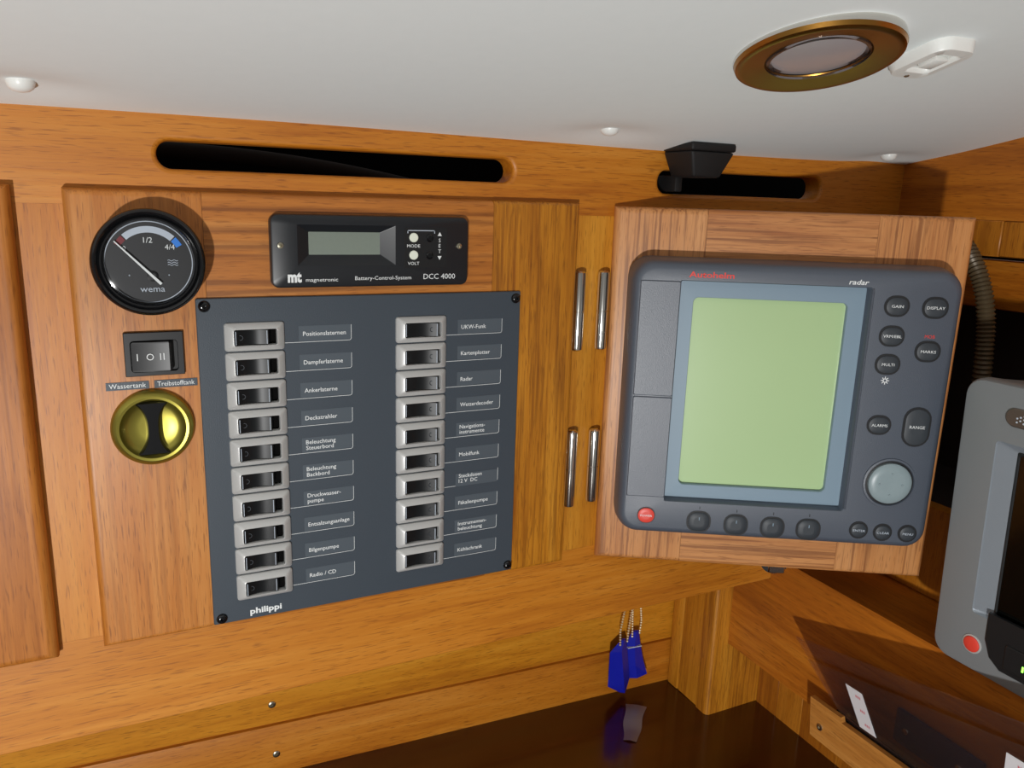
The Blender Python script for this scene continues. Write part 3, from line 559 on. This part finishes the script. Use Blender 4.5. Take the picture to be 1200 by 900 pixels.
# ================================================================== CONDUIT
pts = [(0.655, 0.000, -0.030), (0.648, -0.050, -0.020), (0.640, -0.085, -0.024), (0.632, -0.106, -0.040), (0.630, -0.1185, -0.060), (0.630, -0.1255, -0.084), (0.630, -0.1285, -0.108), (0.632, -0.1290, -0.135), (0.640, -0.126, -0.165), (0.655, -0.115, -0.195), (0.675, -0.10, -0.215), (0.70, -0.09, -0.24)]
def cr(p, q, r_, s_, t): return tuple(0.5*(2*q[i]+(r_[i]-p[i])*t+(2*p[i]-5*q[i]+4*r_[i]-s_[i])*t*t+(-p[i]+3*q[i]-3*r_[i]+s_[i])*t**3) for i in range(3))
cp_ = []
for i in range(len(pts)-1):
    p, q, r_, s_ = pts[max(i-1, 0)], pts[i], pts[i+1], pts[min(i+2, len(pts)-1)]
    for k in range(28): cp_.append(cr(p, q, r_, s_, k/28))
tag(MB().tube(cp_, lambda i: 0.0066+0.0008*math.cos(i*math.pi/2.0), 12).build('cable_conduit', 'conduit', origin=(0, 0, 0)), 'brown corrugated cable conduit curving out behind the open instrument door', 'conduit')
arcp = [(0.02+0.20*t, 0.050+0.02*t, 0.0235-0.020*t*t) for t in [k/24 for k in range(25)]]
tag(MB().tube(arcp, 0.0055, 14).build('cable', 'dark_lining'), 'thick dark cable inside the long ventilation slot over the switch panel', 'cable')

# ================================================================== ANTENNA in the right slot
an = thing('antenna', 'small black tapered antenna box wedged under the ceiling at the slot', 'antenna', (0.409, -0.018, 0.020))
def tl(x0, x1, y0, y1, z): return [(x0, y0, z), (x1, y0, z), (x1, y1, z), (x0, y1, z)]
bmx = bmesh.new()
for lo4, hi4 in ((tl(0.3960, 0.4215, -0.0320, -0.0030, 0.0200), tl(0.3885, 0.4300, -0.0375, -0.0012, 0.0390)),):
    va = [bmx.verts.new(p) for p in lo4]; vb = [bmx.verts.new(p) for p in hi4]; bmx.faces.new(va); bmx.faces.new(vb)
    for k in range(4): bmx.faces.new((va[k], va[(k+1) % 4], vb[(k+1) % 4], vb[k]))
bmesh.ops.bevel(bmx, geom=bmx.edges[:], offset=0.002, segments=3, profile=0.5, affect='EDGES'); MB().frombm(bmx, True).build('housing', 'black_matte', an)
m = MB().box(0.3880, 0.4305, -0.0382, -0.0010, 0.0392, 0.0452, 0.0018, 3); m.build('cover', 'black_matte', an)
MB().box(0.3990, 0.4060, -0.006, 0.020, 0.0090, 0.0215, 0.001, 2).build('bracket', 'black_matte', an)

# ================================================================== CEILING LAMP, FITTING, CAPS
LN = Vector((-0.05, -0.238, -0.970)).normalized()
lp = thing('ceiling_lamp', 'round recessed ceiling lamp with brass ring and frosted lens', 'lamp', (0.3372, -0.2027, 0.0776), rot=(-LN).to_track_quat('Z', 'Y').to_euler(), local=True)
MB().lathe([(0.0425, 0.006), (0.0432, 0.0015), (0.0430, -0.0004)], 72, 'z').build('rim', 'chrome', lp)
MB().lathe([(0.0430, -0.0002), (0.0422, -0.0026), (0.0405, -0.0036), (0.0385, -0.0034), (0.0270, -0.0010), (0.0262, 0.0004)], 72, 'z').build('ring', 'brass_satin', lp)
MB().lathe([(0.0268, 0.0000), (0.0262, -0.0018), (0.0245, -0.0016), (0.0235, 0.0008)], 72, 'z').build('lens_rim', 'gauge_glass', lp)
MB().lathe([(0.0262, 0.0010), (0.0180, 0.0004), (0.0080, 0.0001), (0.0005, 0.0)], 48, 'z', (0, 0, 0), False, True).build('lens', 'frosted_lens', lp)
cf = thing('ceiling_switch_box', 'white plastic switch box with slider beside the ceiling lamp', 'switch', (0.4060, -0.2150, ceil_z(-0.215)), rot=(math.atan(-0.2496), 0, -0.04), local=True)
def fl(d, z, r): return [(x, y, z) for x, _, y in rrect(-0.0150+d, 0.0145-d, -0.0205+d, 0.0185-d, r, 0, 6)]
HP = lambda d, z: [(x, y, z) for x, _, y in rrect(-0.0085-d, 0.0085+d, -0.0130-d, 0.0095+d, 0.003, 0, 6)]
MB().loft([fl(-0.001, 0.004, 0.010), fl(-0.0008, 0.0, 0.010), fl(0.0004, -0.0058, 0.009), fl(0.0010, -0.0068, 0.008), HP(0.0006, -0.0070), HP(0, -0.0064), HP(-0.0005, -0.0045)], True, True).build('body', 'white_plastic', cf)
MB().box(-0.0050, 0.0050, -0.0080, 0.0040, -0.0076, -0.0044, 0.0012, 2).build('slider', 'white_plastic', cf)
MB().lathe([(0.0016, -0.0068), (0.0012, -0.0073), (0.0004, -0.0071)], 14, 'z', (0.0, 0.0150, 0), False, True).build('screw', 'steel_screw', cf)
for (bx, by_), lab in zip(BTN, ('round white screw cap on the ceiling over the plain left cupboard door', 'round white screw cap on the ceiling left of the black antenna', 'round white screw cap on the ceiling in the wall corner')):
    zb = ceil_z(by_)+0.0038
    tag(MB().lathe([(0.0068, 0.002), (0.0068, -0.0008), (0.0060, -0.0032), (0.0040, -0.0048), (0.0015, -0.0054)], 32, 'z', (bx, by_, zb), False, True).build('screw_cap', 'white_plastic', origin=(bx, by_, zb), loc=(bx, by_, zb)), lab, 'screw cap', 'ceiling screw caps')

# ================================================================== KEY TAGS on chains
def ball_chain(path, r=0.00085, step=0.0022):
    m = MB(); acc = 0.0; path = [Vector(p) for p in path]; pos = path[0]; m.ball(pos, r)
    for a, b in zip(path[:-1], path[1:]):
        L_ = (b-a).length; t = step-acc
        while t <= L_: m.ball(a+(b-a)*(t/L_), r); t += step
        acc = L_-(t-step)
    return m
HK = Vector((0.4720, 0.1150, -0.3585))
hk = thing('key_hook', 'small brass hook under the shelf holding the blue key tags', 'hook', HK)
MB().tube([HK, HK+Vector((0, 0, -0.014)), HK+Vector((0, -0.003, -0.019)), HK+Vector((0, -0.007, -0.021)), HK+Vector((0, -0.011, -0.019)), HK+Vector((0, -0.012, -0.014))], 0.0011, 10).build('hook', 'brass', hk)
def key_tag(label, secs, apex, yaw, mark):
    # secs: rows of (z, left x, right x, ridge x, thickness)
    t = thing('key_tag', label, 'key tag', apex, yaw, 'blue key tags', local=True)
    MB().loft([[(xl, 0, z), (xm, -th, z-0.001), (xr, 0, z), (xm, th, z)] for z, xl, xr, xm, th in secs], smooth=False).build('tag', 'tag_blue', t)
    if mark: MB().box(mark[0], mark[1], -mark[3]-0.0005, 0.0, mark[2]-0.0005, mark[2]+0.0005).build('stripe', 'print_grey', t)
    return t
A1, A2 = (0.4605, 0.1085, -0.4640), (0.4800, 0.1140, -0.4610)
t1 = key_tag('blue faceted key tag hanging lower, in front of the other tag', [(0.0, -0.002, 0.004, 0.001, 0.0015), (-0.0105, -0.0170, 0.0075, -0.0040, 0.0045), (-0.052, -0.0170, 0.0150, 0.0020, 0.0055), (-0.066, 0.0020, 0.0110, 0.0070, 0.0025)], A1, 0.15, None)
t2 = key_tag('blue faceted key tag with a pale line, hanging behind the other tag', [(0.0, -0.0035, 0.0050, 0.001, 0.0015), (-0.018, -0.0110, 0.0085, 0.0, 0.0030), (-0.040, -0.0140, 0.0140, 0.002, 0.0040), (-0.057, -0.009, 0.0200, 0.006, 0.0030)], A2, -0.1, (-0.0085, 0.0082, -0.0180, 0.0031))
hkp = HK + Vector((0, -0.007, -0.0205))
for t, ap_, wd in ((t1, Vector(A1), 0.0060), (t2, Vector(A2), 0.0065)):
    pts_ = [Vector((-wd*0.75, -0.0030, -0.004)), Vector((-wd*0.8, -0.002, 0.012)), hkp+Vector((-0.0035, 0, 0))-ap_, hkp+Vector((0, 0, 0.0025))-ap_, hkp+Vector((0.0035, 0, 0))-ap_, Vector((wd, -0.002, 0.012)), Vector((wd*0.7, -0.0030, -0.004))]
    R_ = Matrix.Rotation(-t.rotation_euler.z, 4, 'Z')
    o = ball_chain([R_ @ p for p in pts_], 0.00125, 0.0030).build('ball_chain', 'bead_metal', t, origin=(0, 0, 0)); o['kind'] = 'stuff'

# thin pale translucent strip, slightly wavy, just above the desk
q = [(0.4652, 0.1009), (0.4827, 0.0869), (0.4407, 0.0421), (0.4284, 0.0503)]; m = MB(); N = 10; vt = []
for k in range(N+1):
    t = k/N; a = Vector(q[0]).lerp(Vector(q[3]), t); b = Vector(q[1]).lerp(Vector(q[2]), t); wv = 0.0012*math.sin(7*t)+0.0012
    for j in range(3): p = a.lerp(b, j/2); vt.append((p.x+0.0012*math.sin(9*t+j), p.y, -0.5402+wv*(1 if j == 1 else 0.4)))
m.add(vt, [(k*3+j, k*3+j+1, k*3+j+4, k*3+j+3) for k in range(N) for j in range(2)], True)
tag(m.build('pale_strip', 'pale_translucent', origin=(0.455, 0.07, -0.5402), loc=(0.455, 0.07, -0.5402)), 'crumpled pale translucent strip lying on the dark chart table', 'tape')

# ================================================================== CHART HOLDER on the ledge box
ch = thing('chart_holder', 'clear acrylic pocket with an oak slat fixed to the wall by the table', 'holder', (0.552, -0.20, -0.47))
sl = MB(); prof_ = [(-0.0865, -0.4700), (-0.0820, -0.4335), (-0.1165, -0.4330), (-0.1180, -0.4375), (-0.46, -0.4320), (-0.46, -0.4700)]
sl.loft([[(0.5415, y, z) for y, z in prof_], [(0.5365, y, z) for y, z in prof_]], smooth=False).build('slat', 'oak_y', ch)
MB().box(0.5417, 0.5548, -0.458, -0.098, -0.4690, -0.4420).build('spacer', 'black_lining', ch)
for y in (-0.0965, -0.30): MB().lathe([(0.0032, 0.0002), (0.0030, -0.0008), (0.0010, -0.0012), (0.0006, -0.0004)], 18, 'x', (0.5365, y, -0.4560), False, True).build('screw', 'steel_screw', ch)
def sheet(nm, cs, th=0.0016):
    n0 = (Vector(cs[1])-Vector(cs[0])).cross(Vector(cs[3])-Vector(cs[0])).normalized()*th
    if n0.x > 0: n0 = -n0
    MB().loft([[Vector(p) for p in cs], [Vector(p)+n0 for p in cs]], smooth=False).build(nm, 'acrylic', ch)
def on_plane(y, z, xb): return (xb-0.35*(z+0.44), y, z)
sheet('acrylic_back', [on_plane(y, z, 0.5520) for y, z in ((-0.0625, -0.3820), (-0.45, -0.2780), (-0.45, -0.4410), (-0.1060, -0.4410))])
sheet('acrylic_front', [on_plane(y, z, 0.5460) for y, z in ((-0.0804, -0.3949), (-0.44, -0.2960), (-0.44, -0.4410), (-0.1170, -0.4410))])
# stickers on the front sheet, a blue case inside the pocket
def on_sheet(y, z, d=0.0004): x, y, z = on_plane(y, z, 0.5460); return (x-0.0018-d, y, z)
def sticker(y0, z0, y1, z1, wd, lab):
    s = thing('sticker', lab, 'sticker', on_sheet((y0+y1)/2, (z0+z1)/2), group='white stickers on the chart holder')
    c4 = [on_sheet(y0, z0), on_sheet(y0-wd, z0+0.0006), on_sheet(y1-wd, z1+0.0006), on_sheet(y1, z1)]
    MB().loft([c4, [(x-0.0002, y, z) for x, y, z in c4]], smooth=False).build('paper', 'sticker_white', s)
    m = MB()
    for k in range(3):
        t = 0.15+0.33*k; yc = y0+(y1-y0)*t-wd*0.62; zc = z0+(z1-z0)*t
        for e in range(3):
            p = [on_sheet(yc-0.0018*e+0.002, zc-0.0015, 0.0010), on_sheet(yc-0.0018*e+0.0009, zc-0.0015, 0.0010), on_sheet(yc-0.0018*e+0.0009, zc+0.0010, 0.0010), on_sheet(yc-0.0018*e+0.002, zc+0.0010, 0.0010)]; m.add(p, [(0, 1, 2, 3)])
    m.build('sticker_print', 'sticker_pink', s)
sticker(-0.1239, -0.3921, -0.1330, -0.4320, 0.0172, 'narrow white paper sticker near the end of the chart holder')
sticker(-0.2660, -0.3535, -0.2600, -0.3950, 0.0172, 'white paper sticker on the chart holder farther along from its end')
bb = thing('blue_case', 'dark blue flat case with two studs inside the chart holder', 'case', (0.5535, -0.19, -0.448))
MB().box(0.5505, 0.5549, -0.2330, -0.1570, -0.4300, -0.4000, 0.0015, 2).build('case', 'box_blue', bb)
for y in (-0.168, -0.215): MB().lathe([(0.0030, 0.0), (0.0026, -0.0012), (0.0010, -0.0014)], 18, 'x', (0.5505, y, -0.4160), False, True).build('stud', 'chrome', bb)

for o in bpy.data.objects:
    if 'org' in o: del o['org']
